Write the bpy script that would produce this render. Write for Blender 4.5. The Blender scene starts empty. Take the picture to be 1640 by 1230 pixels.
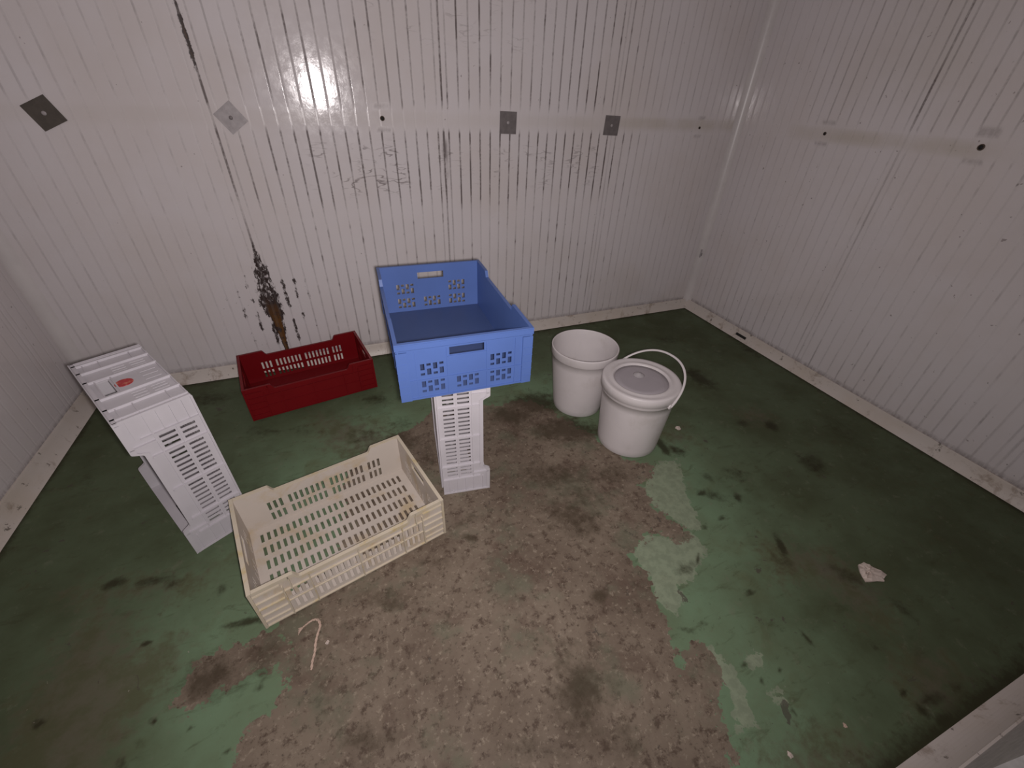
import bpy, bmesh, math, random
import numpy as np
from mathutils import Matrix, Vector
random.seed(7)
rng = np.random.default_rng(11)
SC = bpy.context.scene
COL = SC.collection

# ------------------------------------------------------------------ room plan (metres)
WALL_Y = 2.392      # back wall
WALL_R = 2.487      # right wall
WALL_L = -1.342     # left wall
WALL_F = -0.140     # front wall with the door opening behind the viewpoint
CEIL = 2.45
EYE = 1.37
JOINT = 0.5676      # one panel joint of the back wall
PANEL = 0.987
PITCH = PANEL / 18  # groove spacing

# ------------------------------------------------------------------ helpers
def link(name, mesh, mat=None, parent=None):
    o = bpy.data.objects.new(name, mesh)
    COL.objects.link(o)
    if mat: mesh.materials.append(mat)
    if parent: o.parent = parent
    return o

def obj(name, bm, mat=None, parent=None, smooth=False):
    me = bpy.data.meshes.new(name)
    bmesh.ops.recalc_face_normals(bm, faces=bm.faces[:])
    bm.to_mesh(me); bm.free()
    if smooth:
        for p in me.polygons: p.use_smooth = True
    return link(name, me, mat, parent)

def thing(name, label, cat, loc=(0, 0, 0), rotz=0.0, group=None):
    o = bpy.data.objects.new(name, None)
    COL.objects.link(o)
    o.empty_display_size = 0.05
    o.location = loc; o.rotation_euler = (0, 0, rotz)
    return tag(o, label, cat, group)

def tag(o, label, cat, group=None):
    o['label'] = label; o['category'] = cat
    if group: o['group'] = group
    return o

def struct(o):
    o['kind'] = 'structure'
    return o

def add_box(bm, x0, x1, y0, y1, z0, z1, f=None):
    vs = []
    for x in (x0, x1):
        for y in (y0, y1):
            for z in (z0, z1):
                p = (x, y, z)
                vs.append(bm.verts.new(f(*p) if f else p))
    for q in ((0, 1, 3, 2), (4, 6, 7, 5), (0, 4, 5, 1), (2, 3, 7, 6), (0, 2, 6, 4), (1, 5, 7, 3)):
        bm.faces.new([vs[i] for i in q])

def add_lathe(bm, prof, n=72, close=False):
    rings = []
    for r, z in prof:
        if r < 1e-6:
            rings.append([bm.verts.new((0, 0, z))])
        else:
            rings.append([bm.verts.new((r * math.cos(2 * math.pi * k / n), r * math.sin(2 * math.pi * k / n), z)) for k in range(n)])
    pairs = list(zip(rings[:-1], rings[1:]))
    if close: pairs.append((rings[-1], rings[0]))
    for a, b in pairs:
        for k in range(n):
            k2 = (k + 1) % n
            if len(a) == 1 and len(b) > 1: bm.faces.new((a[0], b[k], b[k2]))
            elif len(b) == 1 and len(a) > 1: bm.faces.new((a[k], a[k2], b[0]))
            elif len(a) > 1: bm.faces.new((a[k], a[k2], b[k2], b[k]))

def add_tube(bm, pts, radii, n=10, flat=1.0):
    pts = [Vector(p) for p in pts]
    if not hasattr(radii, '__len__'): radii = [radii] * len(pts)
    rings = []
    side = None
    for i, p in enumerate(pts):
        t = (pts[min(i + 1, len(pts) - 1)] - pts[max(i - 1, 0)]).normalized()
        if side is None:
            side = t.cross(Vector((0, 0, 1)))
            if side.length < 1e-3: side = t.cross(Vector((1, 0, 0)))
        side = (side - t * side.dot(t)).normalized()
        up = side.cross(t)
        rings.append([bm.verts.new(p + radii[i] * (math.cos(2 * math.pi * k / n) * side + flat * math.sin(2 * math.pi * k / n) * up)) for k in range(n)])
    for a, b in zip(rings[:-1], rings[1:]):
        for k in range(n): bm.faces.new((a[k], a[(k + 1) % n], b[(k + 1) % n], b[k]))
    bm.faces.new(rings[0]); bm.faces.new(rings[-1])

def smooth_path(pts, sub=6):
    pts = [np.array(p, float) for p in pts]
    P = [2 * pts[0] - pts[1]] + pts + [2 * pts[-1] - pts[-2]]
    out = []
    for i in range(1, len(P) - 2):
        for s in range(sub):
            t = s / sub
            a, b, c, d = P[i - 1], P[i], P[i + 1], P[i + 2]
            out.append(0.5 * (2 * b + (c - a) * t + (2 * a - 5 * b + 4 * c - d) * t * t + (3 * b - a - 3 * c + d) * t ** 3))
    out.append(pts[-1])
    return out

def add_sheet(bm, us, vs, holes, f, t):
    """A plate of thickness t on the (u, v) grid with rectangular holes cut through; f(u, v, w) places it."""
    us = sorted(set(round(u, 5) for u in us) | set(round(x, 5) for h in holes for x in h[:2]))
    vs = sorted(set(round(v, 5) for v in vs) | set(round(x, 5) for h in holes for x in h[2:]))
    U = np.array(us); V = np.array(vs)
    cu = (U[:-1] + U[1:]) / 2; cv = (V[:-1] + V[1:]) / 2
    solid = np.ones((len(cu), len(cv)), bool)
    for a, b, c, d in holes:
        solid &= ~((cu[:, None] > a) & (cu[:, None] < b) & (cv[None] > c) & (cv[None] < d))
    verts = {}
    def vt(i, j, k):
        if (i, j, k) not in verts: verts[(i, j, k)] = bm.verts.new(f(us[i], vs[j], t * k))
        return verts[(i, j, k)]
    nu, nv = solid.shape
    for i in range(nu):
        for j in range(nv):
            if not solid[i, j]: continue
            bm.faces.new((vt(i, j, 0), vt(i + 1, j, 0), vt(i + 1, j + 1, 0), vt(i, j + 1, 0)))
            bm.faces.new((vt(i, j, 1), vt(i, j + 1, 1), vt(i + 1, j + 1, 1), vt(i + 1, j, 1)))
            for di, dj, e in ((-1, 0, ((i, j), (i, j + 1))), (1, 0, ((i + 1, j), (i + 1, j + 1))), (0, -1, ((i, j), (i + 1, j))), (0, 1, ((i, j + 1), (i + 1, j + 1)))):
                a, b = i + di, j + dj
                if 0 <= a < nu and 0 <= b < nv and solid[a, b]: continue
                (p, q) = e
                bm.faces.new((vt(*p, 0), vt(*q, 0), vt(*q, 1), vt(*p, 1)))

def set_attr(me, name, arr):
    at = me.attributes.new(name, 'FLOAT_COLOR', 'POINT')
    at.data.foreach_set('color', np.ascontiguousarray(arr, np.float32).ravel())

# ------------------------------------------------------------------ node helpers
class Nodes:
    def __init__(self, name):
        self.m = bpy.data.materials.new(name); self.m.use_nodes = True
        self.t = self.m.node_tree; self.t.nodes.clear()
        self.out = self.t.nodes.new('ShaderNodeOutputMaterial')
        self.b = self.t.nodes.new('ShaderNodeBsdfPrincipled')
        self.t.links.new(self.b.outputs[0], self.out.inputs[0])
        self.coord = None
    def lk(self, a, b): self.t.links.new(a, b)
    def set(self, sock, v):
        if hasattr(v, 'is_linked'): self.lk(v, sock)
        elif hasattr(v, '__len__') and len(v) == 3: sock.default_value = (*v, 1)
        else: sock.default_value = v
    def p(self, **k):
        for n, v in k.items(): self.set(self.b.inputs[n.replace('_', ' ')], v)
    def pos(self, scale=(1, 1, 1)):
        if not self.coord: self.coord = self.t.nodes.new('ShaderNodeTexCoord')
        mp = self.t.nodes.new('ShaderNodeMapping'); mp.inputs['Scale'].default_value = scale
        self.lk(self.coord.outputs['Object'], mp.inputs[0]); return mp.outputs[0]
    def noise(self, scale, detail=4, rough=0.55, vec=None, dist=0.0):
        n = self.t.nodes.new('ShaderNodeTexNoise')
        n.inputs['Scale'].default_value = scale; n.inputs['Detail'].default_value = detail
        n.inputs['Roughness'].default_value = rough; n.inputs['Distortion'].default_value = dist
        self.lk(vec if vec else self.pos(), n.inputs['Vector']); return n.outputs[0]
    def math(self, op, a, b=0.0, clamp=False):
        n = self.t.nodes.new('ShaderNodeMath'); n.operation = op; n.use_clamp = clamp
        self.set(n.inputs[0], a); self.set(n.inputs[1], b); return n.outputs[0]
    def ramp(self, v, a, b, lo=0.0, hi=1.0):
        n = self.t.nodes.new('ShaderNodeMapRange'); n.interpolation_type = 'SMOOTHSTEP'
        self.set(n.inputs[0], v)
        for k, x in zip((1, 2, 3, 4), (a, b, lo, hi)): n.inputs[k].default_value = x
        return n.outputs[0]
    def mix(self, fac, a, b):
        n = self.t.nodes.new('ShaderNodeMix'); n.data_type = 'RGBA'
        self.set(n.inputs[0], fac); self.set(n.inputs[6], a); self.set(n.inputs[7], b); return n.outputs[2]
    def attr(self, name):
        n = self.t.nodes.new('ShaderNodeAttribute'); n.attribute_name = name
        s = self.t.nodes.new('ShaderNodeSeparateColor'); self.lk(n.outputs['Color'], s.inputs[0])
        return s.outputs[0], s.outputs[1], s.outputs[2], n.outputs['Alpha']
    def bump(self, h, strength=0.2, dist=0.002):
        n = self.t.nodes.new('ShaderNodeBump'); n.inputs['Strength'].default_value = strength
        n.inputs['Distance'].default_value = dist
        self.lk(h, n.inputs['Height']); self.lk(n.outputs[0], self.b.inputs['Normal'])

def plastic(name, col, rough=0.4, stain=None, amount=0.4, scale=6.0, spec=0.4):
    n = Nodes(name)
    v = n.noise(scale, 5, 0.6)
    c = n.mix(n.ramp(v, 0.35, 0.7), col, tuple(x * 0.93 for x in col))
    if stain:
        s = n.noise(scale * 1.7, 6, 0.65, dist=0.3)
        c = n.mix(n.ramp(s, 0.5, 0.72, 0, amount), c, stain)
    n.p(Base_Color=c, Roughness=rough)
    n.b.inputs['Specular IOR Level'].default_value = spec
    n.bump(n.noise(160, 2), 0.06, 0.001)
    return n.m

def flat_mat(name, col, rough=0.5, metal=0.0):
    n = Nodes(name)
    c = n.mix(n.ramp(n.noise(40, 4), 0.3, 0.7), col, tuple(x * 0.8 for x in col))
    n.p(Base_Color=c, Roughness=rough, Metallic=metal)
    return n.m

# ------------------------------------------------------------------ wall and floor materials
def wall_material(name, base):
    n = Nodes(name)
    grime, rust, scrib, ghost = n.attr('dirt')
    fine = n.noise(90, 5, 0.65)
    streak = n.noise(1.0, 5, 0.6, n.pos((60, 60, 7)))
    cloud = n.noise(2.2, 4, 0.6)
    c = n.mix(n.ramp(cloud, 0.35, 0.75), base, tuple(x * y for x, y in zip(base, (0.95, 0.93, 0.90))))
    g = n.math('MULTIPLY', ghost, n.ramp(n.noise(5, 4, 0.6), 0.25, 0.6, 0.25, 0.8))
    c = n.mix(g, c, tuple(x * y for x, y in zip(base, (0.80, 0.77, 0.68))))
    thin = n.math('ABSOLUTE', n.math('SUBTRACT', n.noise(15, 2, 0.5, n.pos((0.55, 1.0, 2.2))), 0.5))
    s = n.math('MULTIPLY', n.ramp(thin, 0.006, 0.03, 1, 0), n.ramp(n.noise(8, 2), 0.50, 0.60))
    s = n.math('MULTIPLY', s, scrib)
    c = n.mix(n.math('MULTIPLY', s, 0.62), c, (0.10, 0.075, 0.07))
    gm = n.math('MULTIPLY', grime, n.ramp(n.math('ADD', n.math('MULTIPLY', streak, 0.6), n.math('MULTIPLY', fine, 0.4)), 0.32, 0.62, 0.35, 1.25), True)
    c = n.mix(n.math('MULTIPLY', gm, 0.9), c, (0.085, 0.062, 0.058))
    rm = n.ramp(n.math('SUBTRACT', n.math('ADD', rust, n.math('MULTIPLY', n.noise(1.0, 5, 0.75, n.pos((85, 85, 38))), 1.25)), 0.92), 0.0, 0.16)
    rm = n.math('MULTIPLY', rm, n.ramp(rust, 0.02, 0.2), True)
    rc = n.mix(n.math('MULTIPLY', n.ramp(rust, 0.50, 0.66), n.ramp(n.noise(35, 3), 0.35, 0.5)), (0.045, 0.032, 0.030), (0.120, 0.058, 0.022))
    c = n.mix(rm, c, rc)
    speck = n.ramp(n.noise(46, 2, 0.5), 0.735, 0.765)
    c = n.mix(n.math('MULTIPLY', speck, 0.55), c, (0.12, 0.09, 0.08))
    n.p(Base_Color=c, Roughness=n.math('ADD', n.ramp(n.noise(30, 3, 0.7), 0.35, 0.65, 0.095, 0.16), n.ramp(grime, 0.01, 0.08, 0, 0.45)))
    n.b.inputs['Specular IOR Level'].default_value = 0.45
    n.bump(n.math('ADD', n.noise(26, 3, 0.6), n.math('MULTIPLY', n.noise(75, 3, 0.7), 0.4)), 0.10, 0.003)
    return n.m

def floor_material():
    n = Nodes('worn_green_floor')
    worn, film_and_dim, pale, dark = n.attr('wear')
    n1 = n.noise(9, 6, 0.65); n2 = n.noise(32, 5, 0.65); n3 = n.noise(120, 3, 0.6)
    edge = n.math('ADD', n.math('MULTIPLY', n.math('SUBTRACT', n1, 0.5), 0.85), n.math('MULTIPLY', n.math('SUBTRACT', n2, 0.5), 0.9))
    # green floor paint
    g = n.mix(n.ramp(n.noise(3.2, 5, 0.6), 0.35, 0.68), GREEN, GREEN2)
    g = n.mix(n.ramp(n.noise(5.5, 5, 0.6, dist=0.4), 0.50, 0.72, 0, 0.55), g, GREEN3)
    flash_falloff = n.attr('flash_falloff')[0]
    d_ = n.mix(n.ramp(n.noise(2.6, 5, 0.6), 0.36, 0.66), DIMMED, DIMMED2)
    g = n.mix(n.ramp(n.math('ADD', flash_falloff, n.math('MULTIPLY', n.math('SUBTRACT', n1, 0.5), 0.5)), 0.15, 0.80), d_, g)  # flash falloff painted into the colour: brighter near worn area, darker away
    g = n.mix(n.ramp(n2, 0.60, 0.72, 0, 0.35), g, (0.032, 0.040, 0.020))
    g = n.mix(n.ramp(n.noise(1.0, 6, 0.7, n.pos((9, 26, 9)), 0.6), 0.54, 0.72, 0, 0.5), g, (0.052, 0.055, 0.026))
    g = n.mix(n.ramp(n.noise(17, 6, 0.75), 0.56, 0.70, 0, 0.45), g, (0.16, 0.17, 0.115))
    # older pale coat
    pm = n.ramp(n.math('ADD', pale, edge), 0.46, 0.52)
    g = n.mix(n.math('MULTIPLY', pm, 0.8), g, n.mix(n.ramp(n2, 0.4, 0.6), PALEG, tuple(x * 0.8 for x in PALEG)))
    # brown film on the paint, extended outward to imitate flash falloff
    fm = n.ramp(n.math('ADD', film_and_dim, n.math('MULTIPLY', edge, 1.1)), 0.32, 0.78)
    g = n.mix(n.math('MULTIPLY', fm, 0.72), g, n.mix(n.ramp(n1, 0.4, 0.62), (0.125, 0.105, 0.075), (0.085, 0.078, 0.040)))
    # bare concrete
    k = n.mix(n.ramp(n.noise(3.0, 5, 0.62), 0.36, 0.66), CONC, CONC2)
    k = n.mix(n.ramp(n.noise(4.2, 5, 0.65, dist=0.5), 0.50, 0.66, 0, 0.7), k, (0.105, 0.070, 0.052))
    k = n.mix(n.ramp(n.noise(30, 6, 0.75), 0.50, 0.64, 0, 0.85), k, (0.075, 0.050, 0.036))
    k = n.mix(n.ramp(n.noise(55, 5, 0.75), 0.54, 0.66, 0, 0.75), k, (0.30, 0.245, 0.185))
    k = n.mix(n.ramp(n3, 0.62, 0.72, 0, 0.4), k, (0.045, 0.034, 0.026))
    k = n.mix(n.ramp(n.noise(4.5, 5, 0.65), 0.50, 0.66, 0, 0.6), k, (0.135, 0.140, 0.095))
    wm = n.ramp(n.math('ADD', worn, edge), 0.475, 0.525)
    c = n.mix(wm, g, k)
    chip = n.math('MULTIPLY', n.ramp(n.noise(14, 5, 0.7, dist=0.5), 0.655, 0.675), 0.75)
    c = n.mix(chip, c, (0.075, 0.062, 0.050))
    dm = n.ramp(n.math('ADD', dark, n.math('MULTIPLY', edge, 0.9)), 0.25, 0.85)
    dm = n.math('MULTIPLY', dm, n.ramp(dark, 0.02, 0.2), True)
    c = n.mix(n.math('MULTIPLY', dm, 0.85), c, n.mix(wm, (0.028, 0.025, 0.011), (0.058, 0.042, 0.026)))
    sp = n.ramp(n.noise(70, 2, 0.5), 0.775, 0.80)
    c = n.mix(n.math('MULTIPLY', sp, 0.6), c, (0.42, 0.38, 0.32))
    n.p(Base_Color=c, Roughness=n.ramp(n1, 0.3, 0.7, 0.55, 0.75))
    n.b.inputs['Specular IOR Level'].default_value = 0.22
    n.bump(n.math('ADD', n.math('MULTIPLY', wm, -0.8), n.math('ADD', n2, n.math('MULTIPLY', n3, 0.5))), 0.25, 0.002)
    return n.m

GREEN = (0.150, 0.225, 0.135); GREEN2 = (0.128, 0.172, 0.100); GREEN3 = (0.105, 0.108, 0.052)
DIMMED = (0.088, 0.114, 0.064); DIMMED2 = (0.062, 0.074, 0.037)  # same green paint, darkened to imitate the flash fading with distance
PALEG = (0.265, 0.300, 0.210)
CONC = (0.205, 0.162, 0.122); CONC2 = (0.140, 0.105, 0.078)
WALLCOL = (0.64, 0.595, 0.605)
M_WALL = wall_material('white_ribbed_panel', WALLCOL)
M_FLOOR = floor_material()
def trim_material(name, base):
    n = Nodes(name)
    c = n.mix(n.ramp(n.noise(4, 5, 0.6), 0.4, 0.7), base, tuple(x * y for x, y in zip(base, (0.93, 0.90, 0.85))))
    c = n.mix(n.ramp(n.noise(9, 6, 0.7, dist=0.4), 0.53, 0.66, 0, 0.55), c, (0.22, 0.15, 0.10))
    c = n.mix(n.ramp(n.noise(26, 5, 0.7), 0.62, 0.68, 0, 0.75), c, (0.06, 0.045, 0.03))
    n.p(Base_Color=c, Roughness=0.42)
    n.bump(n.noise(60, 3), 0.1, 0.001)
    return n.m
M_TRIM = trim_material('dirty_white_cove', (0.60, 0.54, 0.50))
M_CORNER = plastic('white_corner_cove', (0.62, 0.575, 0.57), 0.32)
M_CEIL = flat_mat('white_ceiling_panel', (0.60, 0.57, 0.56), 0.5)
M_DARK = flat_mat('black_gap', (0.012, 0.011, 0.010), 0.8)
M_WHITE = plastic('white_crate_plastic', (0.54, 0.51, 0.54), 0.38)
M_CREAM = plastic('yellowed_cream_plastic', (0.54, 0.48, 0.425), 0.42, (0.44, 0.31, 0.12), 0.6, 4)
M_CREAMY = plastic('yellowed_rib_plastic', (0.55, 0.48, 0.375), 0.42, (0.48, 0.35, 0.10), 0.6, 9)
M_RED = plastic('dark_red_plastic', (0.165, 0.0022, 0.005), 0.45, spec=0.3)
M_BLUE = plastic('blue_plastic', (0.074, 0.130, 0.345), 0.42)
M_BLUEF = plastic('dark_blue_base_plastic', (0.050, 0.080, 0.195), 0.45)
M_BUCKET = plastic('white_bucket_plastic', (0.62, 0.575, 0.575), 0.4, (0.38, 0.33, 0.29), 0.25, 5)
M_LIDGREY = plastic('grey_translucent_lid', (0.36, 0.325, 0.345), 0.16)
M_BUTTON = plastic('glossy_lid_button', (0.40, 0.37, 0.38), 0.10, spec=0.9)
M_PATCH = flat_mat('grey_metal_plate', (0.170, 0.148, 0.148), 0.55, 0.1)
M_PATCHD = flat_mat('dark_metal_plate', (0.085, 0.070, 0.058), 0.6, 0.1)
M_PATCHL = flat_mat('pale_grey_plate', (0.36, 0.325, 0.33), 0.5, 0.05)
M_STRING = flat_mat('pinkish_cord', (0.55, 0.40, 0.32), 0.8)
M_PAPER = flat_mat('off_white_scrap', (0.62, 0.52, 0.46), 0.8)
M_STICKER = Nodes('red_sticker')
_n = M_STICKER
_c = _n.mix(_n.ramp(_n.noise(55, 3), 0.52, 0.62), (0.42, 0.025, 0.03), (0.55, 0.16, 0.10))
_n.p(Base_Color=_c, Roughness=0.4); M_STICKER = _n.m

# worn areas of the floor paint, plan outlines in metres; DARK: centre, inverse axes, strength
WORN = [[(0.298,1.718), (0.117,1.599), (-0.151,1.471), (-0.224,0.987), (-0.449,0.877), (-0.356,0.737), (-0.378,0.668), (-0.397,0.606), (-0.455,0.584), (-0.478,0.539), (-0.509,0.433), (0.669,-0.017), (0.681,0.061), (0.708,0.131), (0.744,0.192), (0.786,0.200), (0.805,0.269), (0.806,0.309), (0.792,0.348), (0.716,0.293), (0.690,0.289), (0.719,0.347), (0.755,0.422), (0.755,0.486), (0.782,0.558), (0.773,0.650), (0.868,0.713), (0.931,0.682), (0.982,0.635), (1.050,0.663), (1.021,0.719), (0.986,0.812), (1.009,0.909), (1.142,0.998), (1.028,1.079), (0.981,1.253), (0.886,1.437), (0.796,1.636), (0.585,1.649)],
 [(-0.594,0.808), (-0.543,0.816), (-0.502,0.810), (-0.441,0.769), (-0.404,0.711), (-0.469,0.727), (-0.497,0.697), (-0.555,0.687), (-0.611,0.679), (-0.642,0.728), (-0.635,0.764)],
 [(-0.508,0.794), (-0.429,0.839), (-0.339,0.749), (-0.354,0.676), (-0.421,0.726), (-0.470,0.741)]]
FILM = [[(-0.773,0.910), (-0.650,0.883), (-0.652,0.812), (-0.696,0.748), (-0.722,0.685), (-0.743,0.602), (-0.763,0.530), (-0.956,0.603), (-1.029,0.774), (-1.003,0.894), (-0.971,1.040), (-0.912,1.099), (-0.842,1.022)],
 [(0.738,0.027), (0.838,0.047), (0.918,0.038), (1.038,-0.015), (1.063,-0.078), (0.929,-0.117), (0.690,-0.025)],
 [(1.262,0.500), (1.365,0.491), (1.500,0.413), (1.531,0.271), (1.435,0.150), (1.357,0.199), (1.318,0.349), (1.213,0.388)],
 [(1.335,0.071), (1.486,0.052), (1.478,-0.018), (1.333,-0.076), (1.250,-0.029), (1.265,0.029)],
 [(-1.047,1.170), (-0.908,1.142), (-0.713,1.116), (-0.638,1.101), (-0.680,1.036), (-0.858,1.079), (-0.990,1.097)],
 [(0.894,1.603), (0.961,1.309), (0.713,1.444), (0.635,1.690)],
 [(-0.305,1.896), (-0.020,1.695), (0.137,1.545), (-0.048,1.435), (-0.252,1.590)],
 [(1.814,1.204), (1.947,1.159), (1.952,1.062), (1.790,1.075)],
 [(1.321,1.185), (1.445,1.193), (1.410,1.081), (1.298,1.060)]]
PALE = [[(0.773,0.650), (0.868,0.713), (0.931,0.682), (0.982,0.635), (1.057,0.660), (1.038,0.581), (0.946,0.510), (0.863,0.492), (0.850,0.451), (0.771,0.426), (0.755,0.486), (0.782,0.558)],
 [(1.142,0.998), (1.264,0.997), (1.166,0.817), (1.096,0.646), (1.050,0.663), (0.986,0.812), (1.009,0.909)],
 [(0.806,0.309), (0.837,0.303), (0.843,0.187), (0.798,0.111), (0.739,0.119), (0.780,0.194)],
 [(0.907,0.249), (0.955,0.234), (0.940,0.209), (0.890,0.220)],
 [(0.890,0.153), (0.932,0.137), (0.921,0.117), (0.879,0.133)]]
DARK = [(-0.571,0.741,12.38,6.34,1.85,-13.32,0.75), (-0.440,0.759,15.93,4.79,-2.82,-33.80,0.60), (0.390,0.341,-1.87,-8.59,-9.07,2.78,0.72), (-0.098,0.800,8.41,-1.01,-7.25,-19.70,0.60),
 (-0.171,0.449,10.77,-1.05,-9.57,-25.31,0.60), (0.225,0.273,8.16,-3.64,-12.25,-32.32,0.60), (0.450,0.215,12.94,-8.65,-4.84,-12.81,0.55), (0.103,0.867,11.16,-2.55,-12.11,-33.27,0.50),
 (0.282,0.999,13.07,-4.00,-9.82,-27.38,0.55), (0.920,1.016,7.72,-4.90,-4.26,-12.10,0.60), (0.658,1.108,4.68,-2.23,-3.65,-10.37,0.65), (0.871,1.339,4.75,-2.48,-3.30,-9.60,0.90),
 (0.651,1.544,7.18,-2.79,-3.29,-9.67,0.80), (0.106,1.532,8.51,-1.42,-3.91,-11.31,0.70), (0.733,0.638,18.82,-12.58,-4.88,-13.40,0.40), (-0.273,0.574,21.03,-0.43,-6.43,-17.11,0.40),
 (1.455,0.827,5.74,-8.79,-12.91,-10.51,0.50), (2.222,0.875,2.63,-6.27,-8.49,-1.04,0.40), (1.680,1.532,4.84,-5.55,-10.26,-6.51,0.50), (-0.784,1.119,13.13,4.91,-4.46,-50.08,0.70),
 (-0.908,1.153,27.85,14.22,6.70,-44.79,0.90), (-0.734,1.089,26.48,13.38,9.85,-35.00,0.60), (-0.954,0.775,75.21,56.91,20.82,-59.29,1.00), (-0.579,1.010,50.78,-19.42,-30.72,-31.10,0.70),
 (-0.756,0.904,67.87,25.56,-17.65,-103.31,1.00), (-0.703,0.637,48.31,12.44,-20.91,-55.25,0.60), (-0.732,0.604,57.76,16.30,-15.76,-41.51,0.70), (-0.483,0.869,12.00,2.88,-13.81,-81.65,0.90),
 (-0.488,0.685,16.50,10.40,10.33,-26.87,0.50), (-0.556,0.696,27.18,4.27,-11.33,-30.18,0.60), (-0.436,0.706,33.28,12.61,0.35,-39.67,0.60), (-0.440,0.668,64.66,44.76,29.68,-56.56,0.80),
 (-0.595,0.630,91.16,17.19,-68.74,-182.08,0.80), (-0.687,0.679,82.38,19.83,-33.89,-89.86,0.80), (-0.498,0.540,81.92,10.98,-59.46,-156.89,0.90), (0.583,0.561,29.59,-17.80,-15.09,-41.07,0.95),
 (1.263,0.775,8.77,-12.77,-19.75,-17.34,0.60), (1.227,0.795,32.92,-29.51,-24.99,-70.37,1.00), (1.358,0.724,11.16,-34.46,-46.23,0.93,0.80), (1.320,0.855,9.21,-16.36,-31.77,-13.54,0.60),
 (1.849,0.763,7.21,-14.93,-12.95,-6.06,0.75), (1.835,0.810,20.05,-24.89,-10.13,-29.01,0.50), (1.896,1.028,11.84,-23.06,-24.65,-5.41,0.90), (1.767,1.093,15.63,-19.33,-17.60,-24.46,0.70),
 (1.337,0.495,1.25,-19.04,-55.48,25.23,0.95), (1.296,0.438,8.46,-16.27,-13.53,-12.93,0.45), (1.251,1.085,6.64,-17.35,-43.31,3.55,1.00), (1.301,1.041,12.81,-16.05,-21.06,-17.05,0.80),
 (1.849,1.510,4.82,-7.08,-14.86,-3.02,0.85), (1.950,1.963,6.27,-4.92,-3.52,-11.06,0.50), (1.613,1.813,4.71,-4.66,-11.24,-6.87,0.50), (0.653,0.867,4.38,-4.28,-8.00,-8.15,0.70),
 (0.750,0.965,5.55,-3.11,-2.67,-7.53,0.55), (0.547,0.874,9.29,-4.42,-7.58,-21.10,0.40), (0.245,0.918,17.52,-8.36,-33.17,-54.91,0.80), (0.219,0.998,29.72,0.68,4.38,-58.57,0.60),
 (0.817,1.599,5.39,-2.40,-3.01,-8.93,0.90), (0.879,1.387,5.61,-2.89,-4.32,-12.59,0.75), (0.636,1.420,7.48,-3.01,-3.64,-10.58,0.50), (1.457,0.311,3.45,-9.96,-19.88,-10.95,0.60),
 (1.519,0.172,3.23,-17.66,-40.90,-2.55,0.60), (1.325,-0.027,12.33,-22.67,-15.05,-40.06,0.75), (1.300,-0.071,14.68,-27.96,-14.43,-38.26,1.00), (1.266,-0.036,5.80,-46.19,-70.21,-15.44,0.90),
 (1.265,0.012,35.44,-60.13,-46.67,-124.35,0.80), (1.422,-0.030,16.42,-32.11,-22.87,-60.99,0.60), (-0.058,1.612,6.96,-0.68,-3.52,-10.18,0.50), (0.124,1.646,10.85,-1.82,-3.93,-11.46,0.50),
 (0.168,1.401,17.51,-3.57,-2.90,-8.32,0.50), (-1.160,1.712,27.05,8.82,-5.66,-16.02,0.40), (-1.160,1.487,13.70,4.89,-6.38,-17.76,0.30), (0.919,0.095,20.08,-102.35,-115.40,-45.65,0.90),
 (0.882,0.231,34.56,-65.88,-56.81,-65.38,0.80), (0.971,0.181,49.74,-105.49,-85.07,-97.07,0.80), (0.898,0.182,115.48,-54.59,-8.86,-90.37,0.70), (0.931,0.540,19.11,-7.49,-1.27,-48.07,0.70),
 (0.995,0.556,79.58,-92.14,-16.59,-27.07,0.80), (1.072,0.392,38.48,-20.03,-5.85,-107.77,0.80), (1.210,0.666,44.10,-42.28,-22.77,-63.47,0.80), (1.114,0.655,40.17,-36.33,-23.89,-66.39,0.70),
 (0.849,0.370,39.39,-35.39,-36.48,-98.59,0.80), (0.786,0.370,17.77,-27.79,-52.80,-59.75,0.80), (1.128,0.223,6.17,-34.74,-97.80,-9.90,0.80), (1.308,0.127,9.66,-53.45,-73.93,-13.17,0.70),
 (1.076,0.083,35.40,-89.58,-117.38,-134.16,0.50), (0.417,0.468,11.65,-6.08,-16.74,-45.03,0.50), (0.463,0.362,-1.60,-11.47,-37.33,8.95,0.50), (0.069,0.717,8.12,-1.86,-11.00,-29.85,0.35),
 (-0.214,0.493,10.72,-0.68,-9.21,-24.40,0.30), (-0.069,0.397,10.50,-1.88,-14.47,-38.23,0.40), (0.247,0.363,8.94,-3.86,-8.55,-22.73,0.35), (-0.092,0.695,13.32,-1.76,-12.19,-32.88,0.35),
 (0.092,0.646,16.68,-4.24,-26.78,-72.36,0.30), (2.518,1.325,5.34,-8.98,-10.74,-5.03,0.50), (2.424,1.676,4.69,-7.58,-15.39,-0.66,0.70), (2.546,0.926,2.86,-7.21,-14.97,-0.20,0.60),
 (-0.817,2.179,7.10,1.63,-0.66,-12.17,0.60), (-0.526,1.820,9.34,0.76,-7.38,-21.44,0.60), (-0.361,1.763,9.06,0.19,-7.34,-21.35,0.50), (0.003,1.903,10.32,-1.12,-4.25,-12.63,0.60)]
FLASH = 26.0
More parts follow.
